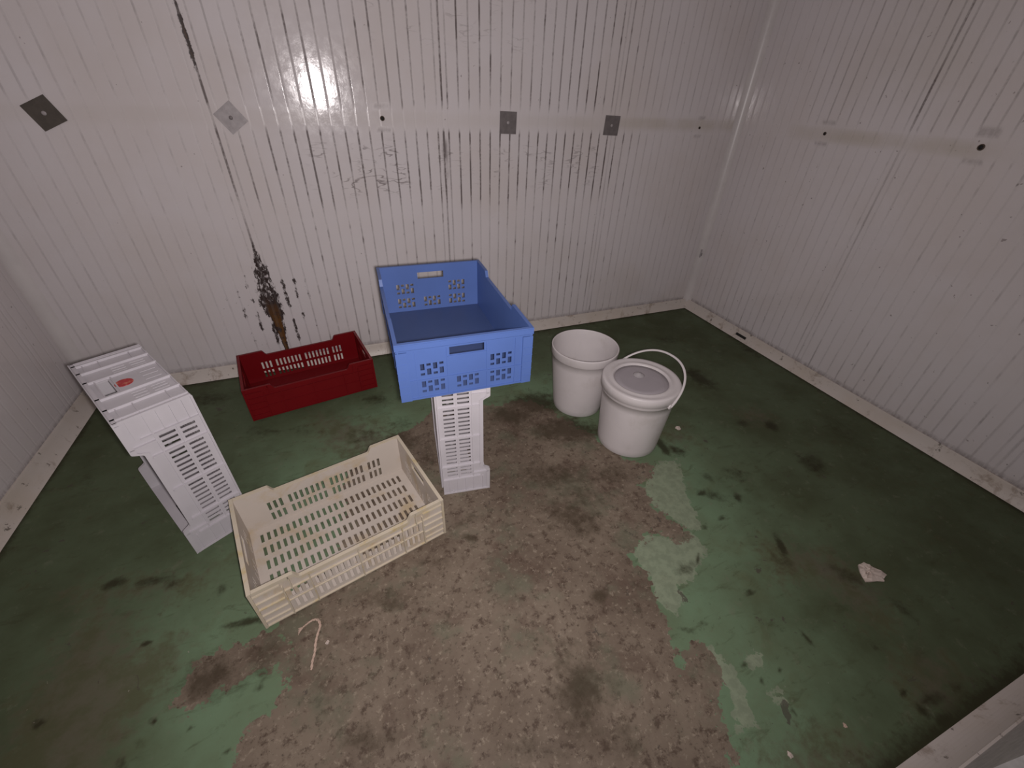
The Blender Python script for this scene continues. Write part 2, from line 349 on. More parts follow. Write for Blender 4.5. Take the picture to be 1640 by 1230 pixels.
# ------------------------------------------------------------------ floor
def poly_sd(P, x, y):
    P = np.array(P); n = len(P)
    d = np.full(x.shape, 1e9); inside = np.zeros(x.shape, bool)
    for i in range(n):
        a, b = P[i], P[(i + 1) % n]; e = b - a
        t = np.clip(((x - a[0]) * e[0] + (y - a[1]) * e[1]) / max(e @ e, 1e-9), 0, 1)
        d = np.minimum(d, np.hypot(x - a[0] - t * e[0], y - a[1] - t * e[1]))
        if a[1] != b[1]:
            c = ((a[1] > y) != (b[1] > y)) & (x < (b[0] - a[0]) * (y - a[1]) / (b[1] - a[1]) + a[0])
            inside ^= c
    return np.where(inside, d, -d)

def build_floor():
    x0, x1, y0, y1 = WALL_L - 0.05, WALL_R + 0.05, -0.55, WALL_Y + 0.05
    nx, ny = 322, 250
    xs = np.linspace(x0, x1, nx); ys = np.linspace(y0, y1, ny)
    X, Y = np.meshgrid(xs, ys); X = X.ravel(); Y = Y.ravel()
    verts = [(a, b, 0.0) for a, b in zip(X, Y)]
    faces = [(j * nx + i, j * nx + i + 1, (j + 1) * nx + i + 1, (j + 1) * nx + i) for j in range(ny - 1) for i in range(nx - 1)]
    k = len(verts)
    verts += [(x0, y0, -0.1), (x1, y0, -0.1), (x1, y1, -0.1), (x0, y1, -0.1)]
    faces += [(k + 3, k + 2, k + 1, k), (0, k, k + 1, nx - 1), (nx * ny - 1, k + 2, k + 3, nx * (ny - 1)),
              tuple(range(0, nx * ny, nx))[::-1] + (k,)[:0] if False else (0, nx * (ny - 1), k + 3, k), (nx - 1, k + 1, k + 2, nx * ny - 1)]
    me = bpy.data.meshes.new('floor'); me.from_pydata(verts, [], faces); me.update()
    def soft(polys, w):
        v = np.zeros(X.shape)
        for P in polys: v = np.maximum(v, np.clip(0.5 + poly_sd(P, X, Y) / w, 0, 1))
        return v
    worn = soft(WORN, 0.16); film_and_dim = soft(FILM, 0.35); far = np.clip(-np.max([poly_sd(P, X, Y) for P in WORN[:1]], 0), 0, 9); film_and_dim = np.maximum(film_and_dim, 0.36 * (1 - np.exp(-far / 0.45))); pale = soft(PALE, 0.10)  # brown tint also rises away from the worn area, imitating fading flash
    dark = np.zeros(X.shape)
    for cx, cy, a, b, c, d, s in DARK:
        u = a * (X - cx) + b * (Y - cy); v = c * (X - cx) + d * (Y - cy)
        dark = np.maximum(dark, s * np.exp(-0.75 * (u * u + v * v)))
    # grime gathered along the cove
    for dist, w in ((WALL_Y - 0.035 - Y, 0.035), (WALL_R - 0.035 - X, 0.030), (X - WALL_L - 0.035, 0.03), (Y - WALL_F - 0.06, 0.050)):
        dark = np.maximum(dark, 0.85 * np.exp(-np.clip(dist, 0, 9) / w))
    arr = np.zeros((len(verts), 4)); arr[:len(X)] = np.stack([worn, film_and_dim, pale, dark], 1)
    set_attr(me, 'wear', arr)
    arr2 = np.zeros((len(verts), 4)); arr2[:len(X), 0] = np.exp(-far / 0.42)  # paint brightness mask imitating flash falloff around the worn area
    set_attr(me, 'flash_falloff', arr2)
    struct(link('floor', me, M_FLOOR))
build_floor()

# ------------------------------------------------------------------ ribbed panel walls
def value_noise(shape_seed, z, freq):
    r = np.random.default_rng(shape_seed).random(400)
    t = z * freq + 3.0; i = t.astype(int); f = t - i; f = f * f * (3 - 2 * f)
    return r[i % 400] * (1 - f) + r[(i + 1) % 400] * f

def build_wall(name, s0, s1, first_joint, place, dirt, deep=0.0012, wide=0.0058):
    """s runs along the wall, place(s, z, d) puts a point d behind the face."""
    grooves = []
    g = first_joint + PITCH / 2 - math.floor((first_joint + PITCH / 2 - s0) / PITCH) * PITCH
    while g < s1 - 0.005:
        if g > s0 + 0.005: grooves.append(g)
        g += PITCH
    joints = [j for j in (first_joint + k * PANEL for k in range(-4, 5)) if s0 + 0.02 < j < s1 - 0.02]
    cols = [(s0, 0, -1), (s1, 0, -1)]
    allg = sorted([(g, 0) for g in grooves] + [(j, 1) for j in joints])
    for k, (g, isj) in enumerate(allg):
        w = wide if not isj else wide * 1.15
        cols += [(g - w, 0, k), (g - w * 0.4, deep if not isj else 2 * deep, k), (g + w * 0.4, deep if not isj else 2 * deep, k), (g + w, 0, k)]
    edges = [s0] + [g for g, _ in allg] + [s1]
    for a, b in zip(edges[:-1], edges[1:]):
        m = max(1, int((b - a) / 0.011))
        for q in range(1, m): 
            s = a + (b - a) * q / m
            if s - a > 0.006 and b - s > 0.006: cols.append((s, 0, -1))
    cols.sort()
    zs = np.concatenate([np.arange(0, 1.80, 0.016), [1.8, 2.1, CEIL]])
    ns, nz = len(cols), len(zs)
    S_ = np.array([c[0] for c in cols]); Dp = np.array([c[1] for c in cols]); Gi = np.array([c[2] for c in cols])
    verts = [place(S_[i], zs[j], Dp[i]) for j in range(nz) for i in range(ns)]
    faces = [(j * ns + i, j * ns + i + 1, (j + 1) * ns + i + 1, (j + 1) * ns + i) for j in range(nz - 1) for i in range(ns - 1)]
    k = len(verts)
    verts += [place(s0, 0, .08), place(s1, 0, .08), place(s1, CEIL, .08), place(s0, CEIL, .08)]
    faces += [(k, k + 3, k + 2, k + 1), tuple(range(ns))[::-1] + (k, k + 1), tuple(range((nz - 1) * ns, nz * ns)) + (k + 2, k + 3),
              tuple(range(0, nz * ns, ns)) + (k + 3, k), tuple(range(ns - 1, nz * ns, ns))[::-1] + (k + 1, k + 2)]
    me = bpy.data.meshes.new(name); me.from_pydata(verts, [], faces); me.update()
    arr = np.zeros((len(verts), 4))
    for i in range(ns):
        isg = Gi[i] >= 0 and Dp[i] > 0
        gk = int(Gi[i]) if Gi[i] >= 0 else int(np.argmin([abs(q[0] - S_[i]) for q in allg]))
        isj = isg and allg[gk][1] == 1
        arr[np.arange(nz) * ns + i] = dirt(S_[i], zs, isg, isj, gk, abs(S_[i] - allg[gk][0]))
    set_attr(me, 'dirt', arr)
    return struct(link(name, me, M_WALL))

def sm(x, a, b):
    t = np.clip((x - a) / (b - a), 0, 1); return t * t * (3 - 2 * t)

TAPE = 1.245
def tape_gap(z): return 1 - sm(z, TAPE - .055, TAPE - .03) * (1 - sm(z, TAPE + .03, TAPE + .05))

J1 = JOINT - PANEL; J3 = JOINT + PANEL
HOLES_B = ((0.277, 1.2467), (2.178, 1.229))
def dirt_back(s, z, isg, isj, gk, gd):
    o = np.zeros((len(z), 4))
    n1 = value_noise(gk + 50, z, 9); n2 = value_noise(gk + 250, z, 26); n3 = value_noise(gk + 450, z, 3)
    strong = sm(s, -0.55, -0.1) * (1 - sm(s, 1.45, 1.95))
    band = sm(z, 0.80, 0.95) * (1 - sm(z, TAPE - .06, TAPE - .03))
    up = sm(z, TAPE + .02, TAPE + .10)
    low = 1 - sm(z, 0.75, 0.95)
    if isg and not isj:
        env = band * (0.12 + 0.95 * strong) + up * (0.18 + 0.48 * strong) + low * (0.14 + 0.28 * strong)
        r = env * (0.45 + 0.85 * n1 * (0.5 + 0.5 * n3))
        r += 0.35 * (n2 > 0.86) * (0.25 + 0.75 * strong)          # scattered specks in the groove
        o[:, 0] = r * tape_gap(z) + 0.04
    if isj:
        if abs(s - J1) < .02:
            o[:, 0] = (0.95 * up + 0.75 * (1 - up)) * (0.65 + 0.6 * n1) * (0.4 + 0.6 * tape_gap(z))
        elif abs(s - JOINT) < .02:
            o[:, 0] = (1.4 * band + 0.85 * up + 0.7 * low) * (0.75 + 0.5 * n1) * (0.35 + 0.65 * tape_gap(z))
        else:
            o[:, 0] = 0.22 * (0.5 + n1)
    # rust and mould patch at the foot of the left joint, rusty dribble at its top
    dj = s - J1
    wid = np.interp(z, [0.0, 0.12, 0.19, 0.29, 0.34, 0.385, 0.47, 0.54, 0.59, 0.68, 0.75], [0.010, 0.014, 0.022, 0.036, 0.060, 0.068, 0.066, 0.052, 0.036, 0.016, 0.006])
    off = np.interp(z, [0.0, 0.3, 0.42, 0.75], [0.006, 0.004, -0.004, 0.004])
    core = np.interp(z, [0.0, 0.12, 0.25, 0.38, 0.50, 0.62, 0.75], [0.55, 0.68, 0.72, 0.57, 0.45, 0.45, 0.32])
    o[:, 1] = np.clip(1.12 - (np.abs(dj - off) / np.maximum(wid, 1e-3)) ** 2, 0, 1) * core * (1 - sm(z, 0.70, 0.77))
    d1 = abs(dj - 0.01)
    if not isj and gd < 0.015 and d1 < 0.36:                   # mould runs down the neighbouring grooves
        lo, hi = 0.14 + 0.25 * d1, 0.60 - 0.35 * d1
        e = sm(z, lo - .05, lo + .05) * (1 - sm(z, hi - .06, hi + .08)) * np.exp(-(d1 / 0.19) ** 2)
        m = e * np.clip(4.5 * (n2 - 0.22), 0, 1) * (1.1 + 0.7 * n1)
        o[:, 1] = np.maximum(o[:, 1], np.clip(m, 0, 1) * max(0, 1 - gd / 0.015) ** 0.6 * 0.52)
    if abs(dj) < 0.05:
        o[:, 1] = np.maximum(o[:, 1], 0.62 * np.exp(-(dj / 0.010) ** 2) * sm(z, TAPE + .04, 1.45) * (0.6 + 0.4 * value_noise(3, z, 8)))
    if abs(s - JOINT) < 0.03 and not isj:                       # black smear around the central joint
        o[:, 0] = np.maximum(o[:, 0], 0.62 * np.exp(-((s - JOINT - 0.004) / 0.013) ** 2) * sm(z, 0.93, 1.02) * (1 - sm(z, 1.15, 1.19)) * (0.35 + 0.9 * value_noise(5, z, 22)))
    # scribbled scuffs under the old tape line
    sc = sm(s, -0.12, 0.0) * (1 - sm(s, 0.34, 0.42)) + 0.9 * sm(s, 0.50, .56) * (1 - sm(s, 0.62, 0.68)) + 0.55 * sm(s, 0.66, 0.8) * (1 - sm(s, 1.5, 1.7))
    o[:, 2] = sc * sm(z, 0.90, 0.96) * (1 - sm(z, 1.10, 1.18)) + 0.35 * sm(s, 0.2, 0.3) * (1 - sm(s, 0.9, 1.2)) * sm(z, 1.50, 1.56)
    # old tape line and bracket outlines
    o[:, 3] = np.exp(-((z - TAPE) / 0.030) ** 4) * (0.25 + 0.75 * sm(s, 0.9, 2.1))
    for hs, hz in HOLES_B:
        if abs(s - hs) < 0.032:
            o[:, 0] = np.maximum(o[:, 0], 0.32 * ((np.abs(z - hz - 0.052) < 0.009) | (np.abs(z - hz + 0.048) < 0.009)))
    o[:, 0] = np.maximum(o[:, 0], 0.85 * np.exp(-((z - 0.070) / 0.010) ** 2))      # grime over the cove
    return o

HOLES_R = ((1.797, 1.2466), (1.116, 1.2519))
def dirt_right(s, z, isg, isj, gk, gd):
    o = np.zeros((len(z), 4))
    n1 = value_noise(gk + 950, z, 7); n2 = value_noise(gk + 1150, z, 20)
    up = sm(z, TAPE + .02, TAPE + .12)
    near = sm(s, 0.5, 0.8) * (1 - sm(s, 1.75, 2.1))
    foot = 1 - sm(z, 0.1, 0.5)
    if isg and not isj:
        o[:, 0] = ((0.10 + 0.22 * near) * up + 0.12 * (1 - up) + 0.20 * foot * (0.4 + 0.6 * near)) * (0.4 + n1) * tape_gap(z) + 0.02 + 0.15 * (n2 > 0.9)
    if isj:
        o[:, 0] = ((0.75 * up + 0.34 * (1 - up)) * (0.6 + 0.5 * n1)) * (0.3 + 0.7 * tape_gap(z))
    o[:, 3] = np.exp(-((z - TAPE + 0.004) / 0.030) ** 4) * sm(s, 0.9, 1.2) * (1 - sm(s, 1.95, 2.05)) + 0.5 * np.exp(-((s - 1.5) / 0.3) ** 2) * sm(z, 1.3, 1.5)
    for hs, hz in HOLES_R:
        if abs(s - hs) < 0.035:
            o[:, 0] = np.maximum(o[:, 0], 0.32 * ((np.abs(z - hz - 0.052) < 0.009) | (np.abs(z - hz + 0.048) < 0.009)))
    o[:, 0] = np.maximum(o[:, 0], 0.95 * np.exp(-((z - 0.070) / 0.010) ** 2))
    return o

def dirt_plain(s, z, isg, isj, gk, gd):
    o = np.zeros((len(z), 4))
    if isg: o[:, 0] = 0.06 + 0.06 * value_noise(gk + 77, z, 6)
    o[:, 0] = np.maximum(o[:, 0], 0.65 * np.exp(-((z - 0.083) / 0.010) ** 2))
    return o

build_wall('wall_back', WALL_L, WALL_R, JOINT, lambda s, z, d: (s, WALL_Y + d, z), dirt_back, 0.0002)
build_wall('wall_right', WALL_F, WALL_Y, 1.403, lambda s, z, d: (WALL_R + d, s, z), dirt_right, 0.0004)
build_wall('wall_left', WALL_F, WALL_Y, 1.20, lambda s, z, d: (WALL_L - d, s, z), dirt_plain, 0.0004)

DOOR_L, DOOR_R, DOOR_H = -0.55, 1.045, 2.05
bm = bmesh.new()
add_box(bm, DOOR_R, WALL_R + 0.08, WALL_F - 0.09, WALL_F, 0, CEIL)
add_box(bm, WALL_L - 0.08, DOOR_L, WALL_F - 0.09, WALL_F, 0, CEIL)
add_box(bm, DOOR_L, DOOR_R, WALL_F - 0.09, WALL_F, DOOR_H, CEIL)
struct(obj('wall_front', bm, M_CEIL))
bm = bmesh.new()
add_box(bm, WALL_L - 0.08, WALL_R + 0.08, WALL_F - 0.09, WALL_Y + 0.08, CEIL, CEIL + 0.08)
struct(obj('ceiling', bm, M_CEIL))

# ------------------------------------------------------------------ cove bases and corner coves
def cove_profile(h, d):
    pts = [(0.0, h), (0.005, h), (0.0065, h - 0.004)]
    for k in range(1, 9):
        t = k / 8
        a = t * math.pi / 2
        cx = 0.0065 + (d - 0.0065) * (1 - math.cos(a)); cz = (h - 0.004) * (1 - math.sin(a)) + 0.002 * (1 - t)
        lx = 0.0065 + (d - 0.0065) * t; lz = (h - 0.004) * (1 - t)
        pts.append((0.35 * cx + 0.65 * lx, max(0.35 * cz + 0.65 * lz, 0.0)))
    pts.append((0.0, 0.0))
    return pts

def cove(name, h, d, s0, s1, place, mat=M_TRIM):
    bm = bmesh.new()
    prof = cove_profile(h, d)
    n = 40
    rings = [[bm.verts.new(place(s0 + (s1 - s0) * k / n, a, z)) for a, z in prof] for k in range(n + 1)]
    m = len(prof)
    for a, b in zip(rings[:-1], rings[1:]):
        for k in range(m): bm.faces.new((a[k], a[(k + 1) % m], b[(k + 1) % m], b[k]))
    bm.faces.new(rings[0]); bm.faces.new(rings[-1])
    return struct(obj(name, bm, mat))

cove('baseboard_back', 0.066, 0.032, WALL_L, WALL_R, lambda s, a, z: (s, WALL_Y - a, z))
cove('baseboard_right', 0.066, 0.032, WALL_F, WALL_Y, lambda s, a, z: (WALL_R - a, s, z))
cove('baseboard_left', 0.080, 0.036, WALL_F, WALL_Y, lambda s, a, z: (WALL_L + a, s, z))
cove('baseboard_front', 0.066, 0.056, DOOR_R + 0.012, WALL_R, lambda s, a, z: (s, WALL_F + a, z))

def corner_cove(name, cx, cy, sx, r):
    bm = bmesh.new()
    n = 24
    arc = [(cx + sx * (r - r * math.sin(t)), cy - (r - r * math.cos(t))) for t in (math.pi / 2 * k / n for k in range(n + 1))] + [(cx, cy)]
    lo = [bm.verts.new((x, y, 0.045)) for x, y in arc]; hi = [bm.verts.new((x, y, CEIL)) for x, y in arc]
    m = len(arc)
    for k in range(m): bm.faces.new((lo[k], lo[(k + 1) % m], hi[(k + 1) % m], hi[k]))
    bm.faces.new(lo); bm.faces.new(hi)
    return struct(obj(name, bm, M_CORNER))
corner_cove('trim_1', WALL_R, WALL_Y, -1, 0.045)
corner_cove('trim_2', WALL_L, WALL_Y, 1, 0.045)
# end piece of the front cove beside the door opening
bm = bmesh.new()
add_box(bm, DOOR_R - 0.05, DOOR_R + 0.010, WALL_F - 0.09, WALL_F + 0.050, 0.0, 0.012)
struct(obj('trim_3', bm, M_TRIM))

# ------------------------------------------------------------------ plates and plugs on the walls
def plate(x, z, w, h, ang, mat, label, dent):
    t = thing('wall_plate', label, 'metal plate', (x, WALL_Y, z), 0, 'square plates on the back wall')
    bm = bmesh.new()
    n = 10
    ca, sa = math.cos(ang), math.sin(ang)
    def f(u, v, k):
        a, b = u * w / 2, v * h / 2
        wv = 0.00015 * math.sin(7 * u + 3 * v + dent)
        return (a * ca - b * sa, -0.0012 - 0.0022 * k + wv * k, a * sa + b * ca)
    g = [[[bm.verts.new(f(-1 + 2 * i / n, -1 + 2 * j / n, k)) for k in (0, 1)] for j in range(n + 1)] for i in range(n + 1)]
    for i in range(n):
        for j in range(n):
            for k in (0, 1): bm.faces.new((g[i][j][k], g[i + 1][j][k], g[i + 1][j + 1][k], g[i][j + 1][k]))
    for i in range(n):
        for j0 in (0, n):
            bm.faces.new((g[i][j0][0], g[i + 1][j0][0], g[i + 1][j0][1], g[i][j0][1]))
            bm.faces.new((g[j0][i][0], g[j0][i + 1][0], g[j0][i + 1][1], g[j0][i][1]))
    obj('plate', bm, mat, t)
    bm = bmesh.new()
    add_lathe(bm, [(0.0, 0.0052), (0.005, 0.0050), (0.0075, 0.0038), (0.008, 0.002), (0.0, 0.002)], 20)
    o = obj('rivet', bm, M_PATCHL if mat != M_PATCHL else M_PATCH, t, True)
    o.rotation_euler = (math.pi / 2, 0, 0)
plate(-0.966, 1.243, 0.092, 0.090, math.radians(24), M_PATCHD, 'dark tilted square metal plate, leftmost on the ribbed back wall', 0.3)
plate(-0.350, 1.239, 0.088, 0.090, math.radians(35), M_PATCHL, 'pale grey plate turned like a diamond beside the rusty joint', 1.3)
plate(0.912, 1.238, 0.092, 0.100, math.radians(-1), M_PATCH, 'upright grey square plate just right of the central dark joint', 2.1)
plate(1.543, 1.233, 0.096, 0.096, math.radians(-2), M_PATCH, 'upright grey square plate, rightmost on the back wall', 4.0)

def plug(pos, axis_rot, r, label):
    t = thing('screw_plug', label, 'screw plug', pos, axis_rot, 'empty screw plugs in the walls')
    bm = bmesh.new()
    add_lathe(bm, [(r * .62, -0.004), (r, -0.004), (r * 0.95, 0.003), (r * 0.66, 0.0035)], 20, True)
    a = obj('collar', bm, M_DARKRUST, t, True); a.rotation_euler = (math.pi / 2, 0, 0)
    bm = bmesh.new()
    add_lathe(bm, [(0.0, 0.0018), (r * 0.63, 0.0022), (r * 0.63, -0.004), (0.0, -0.004)], 20)
    b = obj('hole', bm, M_DARK, t, True); b.rotation_euler = (math.pi / 2, 0, 0)
M_DARKRUST = flat_mat('rusty_plug_collar', (0.075, 0.050, 0.034), 0.7)
plug((0.277, WALL_Y, 1.2467), 0, 0.011, 'dark empty screw plug under the bright glare on the back wall')
plug((2.178, WALL_Y, 1.229), 0, 0.0075, 'tiny screw plug on the back wall close to the far corner')
plug((WALL_R, 1.797, 1.2466), -math.pi / 2, 0.0085, 'small screw plug on the right wall nearer the far corner')
plug((WALL_R, 1.116, 1.2519), -math.pi / 2, 0.0125, 'larger rust-ringed screw plug at the right edge of the right wall')

# black slot in the right cove and small clip on the corner cove
t = thing('weep_slot', 'short black slot in the white cove at the foot of the right wall', 'slot', (WALL_R - 0.0205, 1.805, 0.031), 0)
bm = bmesh.new()
add_box(bm, -0.002, 0.002, -0.042, 0.042, -0.0085, 0.0085)
s_ = obj('gap', bm, M_DARK, t); s_.rotation_euler = (0, math.radians(24), 0)
t = thing('cable_clip', 'small grey clip low on the corner cove between back and right walls', 'clip', (WALL_R - 0.0145, WALL_Y - 0.0145, 0.432), math.radians(45))
bm = bmesh.new()
add_box(bm, -0.011, 0.011, -0.006, 0.004, -0.03, 0.03)
bmesh.ops.bevel(bm, geom=bm.edges[:], offset=0.0025, segments=2, affect='EDGES')
obj('body', bm, M_PATCHL, t)
bm = bmesh.new()
add_box(bm, -0.006, 0.006, -0.011, -0.006, -0.018, 0.004)
obj('catch', bm, M_PATCH, t)

# ------------------------------------------------------------------ fruit crates
def fruit_crate(root, L, W, H, mat, ribmat, M=Matrix.Identity(4), red=False):
    """L along x, W along y, open at z = H; M stands the crate up inside its root."""
    k = L / 0.6
    th = 0.003; out = 0.011
    ND = 0.026                                   # depth of the dip in the long rims
    a, b = 0.165 * k, 0.185 * k
    def top(u):
        u = abs(u)
        return H - ND if u <= a else H if u >= b else H - ND + ND * (0.5 - 0.5 * math.cos(math.pi * (u - a) / (b - a)))
    def child(name, bm, m=mat, parent=None):
        o = obj(name, bm, m, parent or root)
        if parent is None: o.matrix_local = M
        return o
    # bottom
    bm = bmesh.new()
    holes = []
    NU, NV = 25, 5
    pu = (L - 0.07) / NU; pv = (W - 0.095) / NV
    for i in range(NU):
        for j in range(NV):
            u = -L / 2 + 0.035 + pu * (i + .5); v = -W / 2 + 0.068 + pv * (j + .5)
            holes.append((u - 0.0050, u + 0.0050, v - pv * 0.32, v + pv * 0.32))
    add_sheet(bm, [-L / 2 + out, L / 2 - out], [-W / 2 + out, W / 2 - out], [] if red else holes, lambda u, v, w: (u, v, 0.006 + w), 0.004)
    for s in (-1, 1):                              # foot rim under the bottom
        add_box(bm, -L / 2 + 0.02, L / 2 - 0.02, s * (W / 2 - 0.026) - 0.002, s * (W / 2 - 0.026) + 0.002, 0, 0.0062)
        add_box(bm, s * (L / 2 - 0.026) - 0.002, s * (L / 2 - 0.026) + 0.002, -W / 2 + 0.028, W / 2 - 0.028, 0, 0.0062)
    child('bottom_panel', bm)
    # long sides
    grp = []
    p = 0.0192 * k; u = 0.0
    for cnt in (3, 7, 7, 3):
        grp.append([u + p * i for i in range(cnt)]); u += p * cnt + 0.6 * p
    mid = (grp[0][0] + grp[-1][-1]) / 2
    slots = [x - mid for g in grp for x in g]
    pill = [(grp[q][-1] + grp[q + 1][0]) / 2 - mid for q in range(3)]
    pill = [-(slots[-1] + p), *pill, slots[-1] + p]
    v1, v2 = (0.026, 0.066), (0.079, 0.121)
    for s in (-1, 1):
        bm = bmesh.new()
        yin = W / 2 - out
        def f(uu, vv, w):
            z = top(uu) - 0.0015 if vv > 0.165 else vv
            return (uu, s * (yin + w), z)
        us = [-L / 2 + 0.0012, L / 2 - 0.0012] + [q * (a + (b - a) * e / 4) for q in (-1, 1) for e in range(5)]
        hl = []
        if not (red and s < 0):
            hl = [(x - p * 0.25, x + p * 0.25, *v) for x in slots for v in (v1, v2)]
        add_sheet(bm, us, [0.006, 0.135, H], hl, f, th)
        side = child('side_wall', bm)
        bm = bmesh.new()
        def fy(y0, y1): return sorted((s * y0, s * y1))
        ya, yb = fy(yin + th, W / 2)
        d = -0.0 
        for x in pill:                             # upright ribs
            add_box(bm, x - 0.0018, x + 0.0018, ya, yb, 0.006, H - ND - 0.012)
        yc, yd = fy(yin + th, W / 2 - 0.002)
        add_box(bm, -L / 2 + 0.004, L / 2 - 0.004, yc, yd, 0.006, 0.0095)
        add_box(bm, pill[0], pill[-1], *fy(yin + th, W / 2 - 0.004), 0.0715, 0.0745)
        add_box(bm, -L / 2 + 0.004, L / 2 - 0.004, yc, yd, 0.128, 0.1312)
        for q in (-1, 1):                          # stepped ledges at the corners
            e0, e1 = sorted((q * (L / 2 - 0.003), q * (abs(pill[0]) + 0.004)))
            for z in (0.030, 0.062, 0.096, H - 0.030): add_box(bm, e0, e1, yc, yd, z, z + 0.0035)
            add_box(bm, *sorted((q * (L / 2 - 0.0045), q * (L / 2 - 0.001))), ya, yb, 0.006, H - 0.004)
            e = q * (b + 0.012); add_box(bm, e - 0.0018, e + 0.0018, ya, yb, 0.128, H - 0.003)
        child('rib', bm, ribmat, None)
    # short ends
    for s in (-1, 1):
        bm = bmesh.new()
        xin = L / 2 - out
        g = [(-0.055, 0.055, H - 0.060, H - 0.030)]
        for c in (-0.03, 0, 0.03): g.append((c - 0.0035, c + 0.0035, 0.020, 0.062))
        for c0 in (-1, 1):
            for c in (0.085, 0.102, 0.119):
                for v in (v1, (0.079, 0.115)): g.append((c0 * c - 0.0035, c0 * c + 0.0035, *v))
        add_sheet(bm, [-W / 2 + out, W / 2 - out], [0.006, 0.135, H - 0.0015], g, lambda uu, vv, w: (s * (xin + w), uu, vv), th)
        end = child('end_wall', bm)
        bm = bmesh.new()
        xa, xb = sorted((s * (xin + th), s * L / 2)); xc, xd = sorted((s * (xin + th), s * (L / 2 - 0.003)))
        for y in (0.064, 0.140, W / 2 - 0.024):
            for q in (-1, 1): add_box(bm, xa, xb, q * y - 0.004, q * y + 0.004, 0.006, H - 0.0038)
        for q in (-1, 1):
            add_box(bm, xa, xb, *sorted((q * (W / 2 - 0.0045), q * (W / 2 - 0.001))), 0.006, H - 0.004)
            for z in (0.045, 0.128, H - 0.030): add_box(bm, xc, xd, *sorted((q * 0.140, q * (W / 2 - 0.003))), z, z + 0.003)
        add_box(bm, xc, xd, -0.064, 0.064, H - 0.070, H - 0.066); add_box(bm, xc, xd, -0.064, 0.064, H - 0.030, H - 0.027)
        add_box(bm, xc, xd, -W / 2 + 0.004, W / 2 - 0.004, 0.006, 0.0095)
        child('rib', bm, ribmat, None)
    # rim flange with a lip, dipping along the long sides
    bm = bmesh.new()
    path = []
    y = W / 2 - out
    nn = [-L / 2 + out + 0.0006] + [q for q in np.linspace(-b, -a, 7)] + [q for q in np.linspace(a, b, 7)] + [L / 2 - out - 0.0006]
    for s in (-1, 1):
        sec = [(y - 0.001, 0), (W / 2, 0), (W / 2, -0.014), (W / 2 - 0.0025, -0.014), (W / 2 - 0.0025, -0.004), (y - 0.001, -0.004)]
        rings = [[bm.verts.new((uu, s * c, top(uu) + dz)) for c, dz in sec] for uu in nn]
        for r0, r1 in zip(rings[:-1], rings[1:]):
            for q in range(6): bm.faces.new((r0[q], r0[(q + 1) % 6], r1[(q + 1) % 6], r1[q]))
        bm.faces.new(rings[0]); bm.faces.new(rings[-1])
        x0 = L / 2 - out
        add_box(bm, *sorted((s * (x0 - 0.001), s * L / 2)), -W / 2 + 0.0, W / 2 - 0.0, H - 0.004, H)
        add_box(bm, *sorted((s * (L / 2 - 0.0025), s * L / 2)), -W / 2, W / 2, H - 0.014, H - 0.0035)
    child('rim', bm, ribmat)

def standing(L, H, sign):
    """length upright, mouth towards sign * local x of the root, centred over the root"""
    Z = Vector((sign, 0, 0)); X = Vector((0, 0, 1)); Y = Z.cross(X)
    R = Matrix((X, Y, Z)).transposed().to_4x4()
    return Matrix.Translation((-sign * H / 2, 0, L / 2)) @ R

t = thing('produce_crate', 'yellowed cream slotted crate lying open in front, a cord before it', 'crate', (-0.1831, 1.091, 0), 0.2404, 'slotted produce crates')
fruit_crate(t, 0.612, 0.4017, 0.1937, M_CREAM, M_CREAMY)
t = thing('produce_crate', 'dark red crate lying open by the back wall under the rust stain', 'crate', (-0.3005, 2.133, 0), 0.1768, 'slotted produce crates')
fruit_crate(t, 0.610, 0.364, 0.187, M_RED, M_RED, red=True)
LW, HW = 0.593, 0.1986
t = thing('produce_crate', 'white slotted crate standing on end at left with red sticker on top', 'crate', (-0.7076, 1.4311, 0), 0.5304, 'slotted produce crates')
fruit_crate(t, LW, 0.455, HW, M_WHITE, M_WHITE, standing(LW, HW, -1))
# round red sticker on the upper end
bm = bmesh.new()
add_lathe(bm, [(0.0, 0.0008), (0.0235, 0.0008), (0.024, 0.0), (0.0, 0.0)], 36)
o = obj('sticker', bm, M_STICKER, t); o['label'] = 'round red sticker'
o.location = (-0.012, 0.0, LW - 0.0079)
t = thing('produce_crate', 'white slotted crate standing on end and carrying the blue crate', 'crate', (0.3160, 1.3365, 0), -0.13, 'slotted produce crates')
fruit_crate(t, 0.6, 0.40, 0.1965, M_WHITE, M_WHITE, standing(0.6, 0.1965, 1))

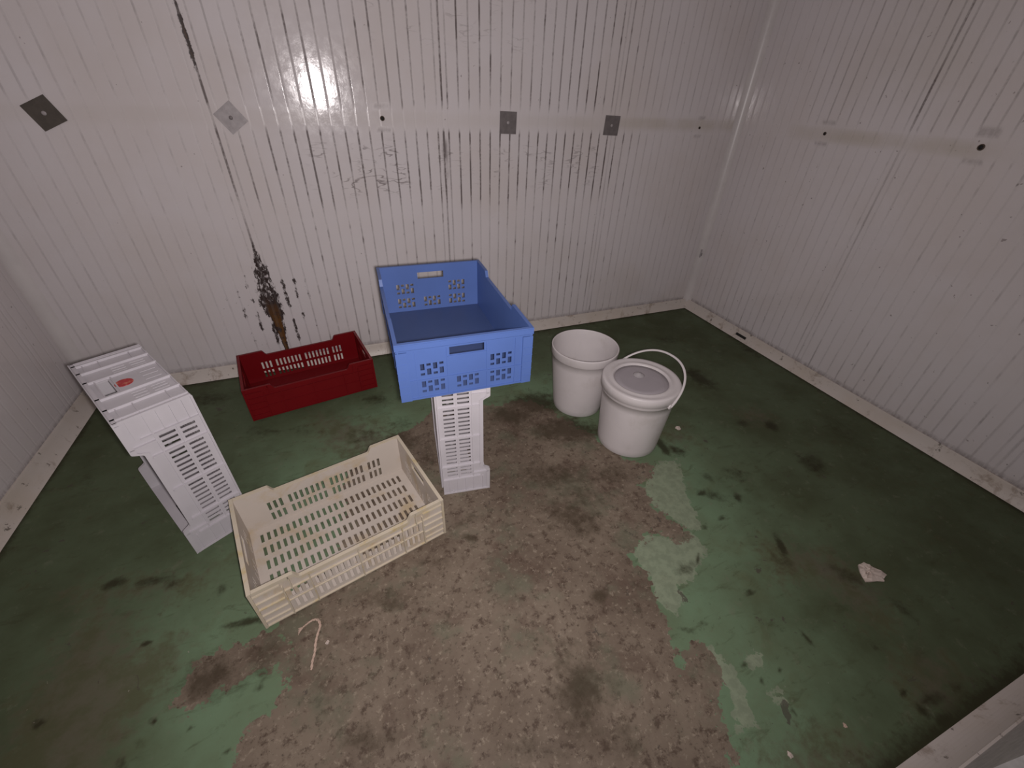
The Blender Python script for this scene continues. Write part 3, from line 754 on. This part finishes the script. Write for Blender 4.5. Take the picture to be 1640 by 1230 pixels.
# ------------------------------------------------------------------ blue crate
def blue_crate():
    W, L, H = 0.409, 0.628, 0.198
    t = thing('blue_crate', 'large blue crate balanced on the upended white crate', 'crate', (0.2907, 1.3262, 0.6005), -0.04)
    out, th = 0.010, 0.0035
    bm = bmesh.new()
    add_sheet(bm, [-W / 2 + out, W / 2 - out], [-L / 2 + out, L / 2 - out], [], lambda u, v, w: (u, v, 0.004 + w), 0.004)
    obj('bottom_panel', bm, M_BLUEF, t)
    # chequered slots in groups of four, a handle slot above
    cw, cp = 0.0120, 0.0185
    def group(c, v0, par):
        h = []
        for i in range(4):
            x = c + (i - 1.5) * cp
            tall, short = 0.022, 0.009
            if (i + par) % 2 == 0: z = [(v0, v0 + short), (v0 + short + 0.009, v0 + short + 0.009 + tall)]
            else: z = [(v0, v0 + tall), (v0 + tall + 0.009, v0 + tall + 0.009 + short)]
            h += [(x - cw / 2, x + cw / 2, *q) for q in z]
        return h
    for s in (-1, 1):
        bm = bmesh.new()
        hl = [(-0.052, 0.052, H - 0.056, H - 0.030)]
        hl += group(-0.105, 0.084, 0) + group(0.105, 0.084, 1 if s > 0 else 0)
        hl += group(-0.105, 0.024, 0) + group(0, 0.024, 0) + group(0.105, 0.024, 1)
        yin = L / 2 - out
        add_sheet(bm, [-W / 2 + out, W / 2 - out], [0.004, H], hl, lambda u, v, w: (u, s * (yin + w), min(v, H - 0.0015)), th)
        obj('end_wall', bm, M_BLUE, t)
        bm = bmesh.new()
        def yy(d): return sorted((s * (yin + th), s * (L / 2 - d)))
        for q in (-1, 1):
            for x, wd in ((0.060, 0.003), (0.150, 0.003)): add_box(bm, q * x - wd / 2, q * x + wd / 2, *yy(0.004), 0.004, H - 0.012)
            add_box(bm, *sorted((q * (W / 2 - 0.001), q * 0.172)), *yy(0.0005), 0.004, H - 0.028)          # corner blocks
            for z in (0.03, 0.055, 0.08, 0.105, 0.130): add_box(bm, *sorted((q * (W / 2 - 0.0005), q * 0.176)), *yy(-0.0006), z, z + 0.003)
        add_box(bm, -W / 2 + 0.002, W / 2 - 0.002, *yy(0.0035), 0.068, 0.0725)
        add_box(bm, -W / 2 + 0.002, W / 2 - 0.002, *yy(0.003), 0.004, 0.010)
        add_box(bm, -W / 2 + 0.002, W / 2 - 0.002, *yy(0.002), H - 0.026, H - 0.022)
        add_box(bm, -0.058, 0.058, *yy(0.004), H - 0.062, H - 0.058)
        obj('rib', bm, M_BLUE, t)
    ND = 0.022
    y0, y1 = -0.13, 0.17
    def top(v):
        if v < y0 - 0.012 or v > y1 + 0.012: return H
        e = min(v - (y0 - 0.012), (y1 + 0.012) - v, 0.012) / 0.012
        return H - ND * e
    br = [y0 - 0.012, y0, y1, y1 + 0.012]
    for s in (-1, 1):
        bm = bmesh.new()
        xin = W / 2 - out
        add_sheet(bm, [-L / 2 + 0.001, L / 2 - 0.001] + br, [0.004, 0.15, H], [], lambda u, v, w: (s * (xin + w), u, top(u) - 0.0015 if v > 0.16 else v), th)
        obj('side_wall', bm, M_BLUE, t)
        bm = bmesh.new()
        def xx(d): return sorted((s * (xin + th), s * (W / 2 - d)))
        for q in np.linspace(-L / 2 + 0.04, L / 2 - 0.04, 8): add_box(bm, *xx(0.003), q - 0.0015, q + 0.0015, 0.004, H - ND - 0.012)
        for z in (0.004, 0.068, 0.120): add_box(bm, *xx(0.004), -L / 2 + 0.004, L / 2 - 0.004, z, z + 0.004)
        obj('rib', bm, M_BLUE, t)
    bm = bmesh.new()
    for s in (-1, 1):
        x = W / 2 - out
        sec = [(x - 0.001, 0), (W / 2, 0), (W / 2, -0.018), (W / 2 - 0.003, -0.018), (W / 2 - 0.003, -0.004), (x - 0.001, -0.004)]
        vs = [-L / 2 + out + 0.0006] + br + [L / 2 - out - 0.0006]
        rings = [[bm.verts.new((s * c, v, top(v) + dz)) for c, dz in sec] for v in vs]
        for r0, r1 in zip(rings[:-1], rings[1:]):
            for q in range(6): bm.faces.new((r0[q], r0[(q + 1) % 6], r1[(q + 1) % 6], r1[q]))
        bm.faces.new(rings[0]); bm.faces.new(rings[-1])
        yv = L / 2 - out
        add_box(bm, -W / 2, W / 2, *sorted((s * (yv - 0.001), s * L / 2)), H - 0.004, H)
        add_box(bm, -W / 2, W / 2, *sorted((s * (L / 2 - 0.003), s * L / 2)), H - 0.020, H - 0.0035)
    obj('rim', bm, M_BLUE, t)
blue_crate()

# ------------------------------------------------------------------ buckets
def bucket_shell(root, rb, rt, rim, h, collar):
    bm = bmesh.new()
    hc = h - collar
    body = rt
    out = [(0, 0.004), (rb - 0.012, 0.004), (rb - 0.010, 0.0), (rb - 0.004, 0.0), (rb, 0.006)]
    out += [(rb + (body - rb) * q, 0.006 + (hc - 0.006) * q) for q in np.linspace(0.1, 1, 8)]
    out += [(rim - 0.0035, hc + 0.001), (rim - 0.0015, hc + 0.004), (rim - 0.001, h - 0.010), (rim, h - 0.003), (rim - 0.002, h), (rim - 0.006, h)]
    inn = [(rim - 0.0075, h - 0.004), (body - 0.004, hc)] + [(rb + (body - rb) * q - 0.004, 0.006 + (hc - 0.006) * q) for q in np.linspace(0.9, 0.05, 8)] + [(rb - 0.012, 0.008), (0, 0.008)]
    add_lathe(bm, out + inn, 88)
    return obj('shell', bm, M_BUCKET, root, True)

t = thing('bucket', 'open white plastic bucket without a lid, behind the lidded one', 'bucket', (1.0216, 1.5295, 0), 0.3, 'white plastic buckets')
bucket_shell(t, 0.1266, 0.1605, 0.1658, 0.3616, 0.044)

t = thing('bucket', 'white plastic bucket with grey-centred lid and raised handle', 'bucket', (1.1203, 1.2010, 0), 0.0, 'white plastic buckets')
bucket_shell(t, 0.1412, 0.161, 0.168, 0.345, 0.05)
H = 0.354
bm = bmesh.new()
add_lathe(bm, [(0.118, H - 0.010), (0.1195, H - 0.008), (0.122, H - 0.001), (0.128, H + 0.001), (0.134, H - 0.002), (0.150, H - 0.002), (0.158, H + 0.001), (0.1685, H), (0.1715, H - 0.004),
               (0.1725, H - 0.040), (0.1705, H - 0.041), (0.1690, H - 0.0085), (0.118, H - 0.0125)], 88, True)
lid = obj('lid', bm, M_BUCKET, t, True)
bm = bmesh.new()
add_lathe(bm, [(0.0, H - 0.0075), (0.03, H - 0.0078), (0.09, H - 0.0080), (0.1185, H - 0.0085), (0.1185, H - 0.0115), (0.0, H - 0.0105)], 72)
o = obj('lid_window', bm, M_LIDGREY, lid, True); o['label'] = 'grey see-through centre of the lid'
bm = bmesh.new()
add_lathe(bm, [(0.0, H + 0.0025), (0.005, H + 0.0018), (0.010, H - 0.0008), (0.015, H - 0.0045), (0.020, H - 0.0070), (0.026, H - 0.0080), (0.0, H - 0.0085)], 40)
obj('lid_button', bm, M_BUTTON, lid, True).location = (0.012, 0.035, 0)
# bail handle, swung up and leaning back
ph, th_, kk, rr = -1.3736, 0.5892, 0.2038, 0.1745
av = Vector((math.cos(ph), math.sin(ph), 0)); nv = Vector((-math.sin(ph), math.cos(ph), 0))
dv = nv * math.cos(th_) + Vector((0, 0, 1)) * math.sin(th_)
pts = [Vector((0, 0, 0.309)) + av * rr * math.copysign(abs(math.cos(q)) ** 0.9, math.cos(q)) + dv * kk * math.sin(q) for q in np.linspace(0, math.pi, 61)]
bm = bmesh.new()
add_tube(bm, pts, [0.0052 if 3 < i < 57 else 0.0062 for i in range(61)], 12, 0.75)
hnd = obj('handle', bm, M_BUCKET, t, True)
for sgn in (1, -1):
    bm = bmesh.new()
    add_lathe(bm, [(0, 0.0), (0.012, 0.0), (0.012, 0.008), (0.009, 0.011), (0, 0.011)], 24)
    o = obj('pivot', bm, M_BUCKET, t, True)
    ax = (av * sgn); o.rotation_euler = Vector((0, 0, 1)).rotation_difference(ax).to_euler()
    o.location = Vector((0, 0, 0.309)) + ax * 0.1665

# ------------------------------------------------------------------ cord, scrap of paper, crumbs
pts = [(-0.331, 0.791, .004), (-0.319, 0.797, .005), (-0.301, 0.803, .006), (-0.286, 0.797, .006), (-0.281, 0.777, .005), (-0.288, 0.757, .004), (-0.294, 0.732, .004), (-0.2965, 0.706, .004), (-0.303, 0.682, .004), (-0.3055, 0.660, .004)]
base = Vector(pts[4])
cord = thing('cord', 'short pinkish cord bent like a hook on the floor before the cream crate', 'cord', (base.x, base.y, 0))
rel = [(x - base.x, y - base.y, z) for x, y, z in pts]
pp = smooth_path(rel, 10)
for strand in (0, 1):
    bm = bmesh.new()
    q2 = []
    for i, p_ in enumerate(pp):
        a_ = i * 0.55 + strand * math.pi
        q2.append((p_[0] + 0.0017 * math.cos(a_), p_[1] + 0.0012 * math.cos(a_ + 0.6), max(p_[2] + 0.0015 * math.sin(a_), 0.003)))
    add_tube(bm, q2, 0.0026, 8)
    obj('strand', bm, M_STRING, cord, True)
bm = bmesh.new()
for a_ in (-0.9, -0.3, 0.3, 0.9):
    e = Vector(rel[0]); add_tube(bm, [e, e + Vector((-0.008, -0.004 + 0.006 * a_, -0.001)), e + Vector((-0.013, -0.008 + 0.011 * a_, -0.0022))], [0.0022, 0.0016, 0.0007], 6)
obj('frayed_end', bm, M_STRING, cord)

def chunk(name, label, cat, loc, outline, h, mat, seed, group=None):
    r = random.Random(seed)
    bm = bmesh.new()
    n = 6
    rings = []
    c = (sum(p[0] for p in outline) / len(outline), sum(p[1] for p in outline) / len(outline))
    m = len(outline)
    lo0 = [bm.verts.new((x, y, 0.0008)) for x, y in outline]
    prev = [bm.verts.new((x, y, 0.002 + h * r.random() * 0.6)) for x, y in outline]
    for k in range(m): bm.faces.new((lo0[k], lo0[(k + 1) % m], prev[(k + 1) % m], prev[k]))
    bm.faces.new(lo0)
    for s in (0.7, 0.4, 0.15):
        cur = [bm.verts.new((c[0] + (x - c[0]) * s, c[1] + (y - c[1]) * s, 0.003 + h * r.random())) for x, y in outline]
        for k in range(m): bm.faces.new((prev[k], prev[(k + 1) % m], cur[(k + 1) % m], cur[k]))
        prev = cur
    bm.faces.new(prev)
    o = obj(name, bm, mat); o.location = loc
    tag(o, label, cat, group)
def rough_outline(pts, seed, sub=3, j=0.0022):
    r = random.Random(seed); out = []
    for a, b in zip(pts, pts[1:] + pts[:1]):
        for k in range(sub):
            t_ = k / sub; out.append((a[0] + (b[0] - a[0]) * t_ + r.uniform(-j, j), a[1] + (b[1] - a[1]) * t_ + r.uniform(-j, j)))
    return out
chunk('paper_scrap', 'crumpled off-white scrap of paper on the green floor at right', 'paper scrap', (1.54, 0.30, 0),
      rough_outline([(-0.005, 0.034), (0.018, 0.030), (0.038, 0.012), (0.050, -0.030), (0.018, -0.042), (-0.046, -0.020), (-0.030, 0.010)], 4), 0.011, M_PAPER, 5)
chunk('paint_flake', 'small pale flake on the floor right of the lidded bucket', 'paint flake', (1.412, 1.172, 0),
      rough_outline([(-0.014, 0.004), (0.0, 0.016), (0.013, 0.004), (0.008, -0.013), (-0.008, -0.011)], 8, 2, .002), 0.008, M_PAPER, 9, 'loose flakes on the floor')
chunk('paint_flake', 'white flake on the floor near the bottom edge beside the worn concrete', 'paint flake', (0.829, 0.031, 0),
      rough_outline([(-0.006, 0.002), (0.0, 0.009), (0.006, 0.003), (0.004, -0.007), (-0.004, -0.006)], 18, 2, .001), 0.005, M_PAPER, 19, 'loose flakes on the floor')
chunk('paint_flake', 'tiny tan flake on the green floor close to the front cove', 'paint flake', (1.024, 0.022, 0),
      rough_outline([(-0.005, 0.001), (0.001, 0.007), (0.005, 0.002), (0.003, -0.005), (-0.003, -0.005)], 28, 2, .001), 0.004, M_STRING, 29, 'loose flakes on the floor')
chunk('paint_flake', 'pale flake on the floor right of the cord tail', 'paint flake', (-0.262, 0.722, 0),
      rough_outline([(-0.006, 0.001), (0.001, 0.007), (0.006, 0.002), (0.003, -0.006), (-0.004, -0.005)], 38, 2, .001), 0.004, M_PAPER, 39, 'loose flakes on the floor')

# ------------------------------------------------------------------ light: the flash beside the lens, and a dim world outside the door
R_ = Vector((0.93155348, -0.36194963, 0.03464927)); U_ = Vector((0.18139069, 0.54519678, 0.81844846)); F_ = Vector((0.31512779, 0.75614346, -0.57353425))
CAMROT = Matrix((R_, U_, -F_)).transposed().to_4x4()
ld = bpy.data.lights.new('flash', 'AREA'); ld.shape = 'DISK'; ld.size = 0.035
ld.energy = FLASH; ld.color = (1.0, 0.93, 0.925)
lo = bpy.data.objects.new('flash', ld); COL.objects.link(lo)
lo.location = (0.022, 0.0, 1.352)
lo.rotation_euler = (math.radians(90 - 17), 0, math.radians(-13))

w = bpy.data.worlds.new('World'); SC.world = w; w.use_nodes = True
w.node_tree.nodes['Background'].inputs[0].default_value = (0.9, 0.95, 1.0, 1)
w.node_tree.nodes['Background'].inputs[1].default_value = 0.05

# ------------------------------------------------------------------ camera
cd = bpy.data.cameras.new('Camera'); cd.sensor_fit = 'HORIZONTAL'; cd.sensor_width = 36
cd.lens = 667.34 / 1640 * 36; cd.clip_start = 0.02
co = bpy.data.objects.new('Camera', cd); COL.objects.link(co)
co.matrix_world = Matrix.Translation((0, 0, EYE)) @ CAMROT
SC.camera = co
vs = SC.view_settings
vs.view_transform = 'Standard'; vs.look = 'None'; vs.exposure = 0.0; vs.gamma = 1.0; vs.use_curve_mapping = False
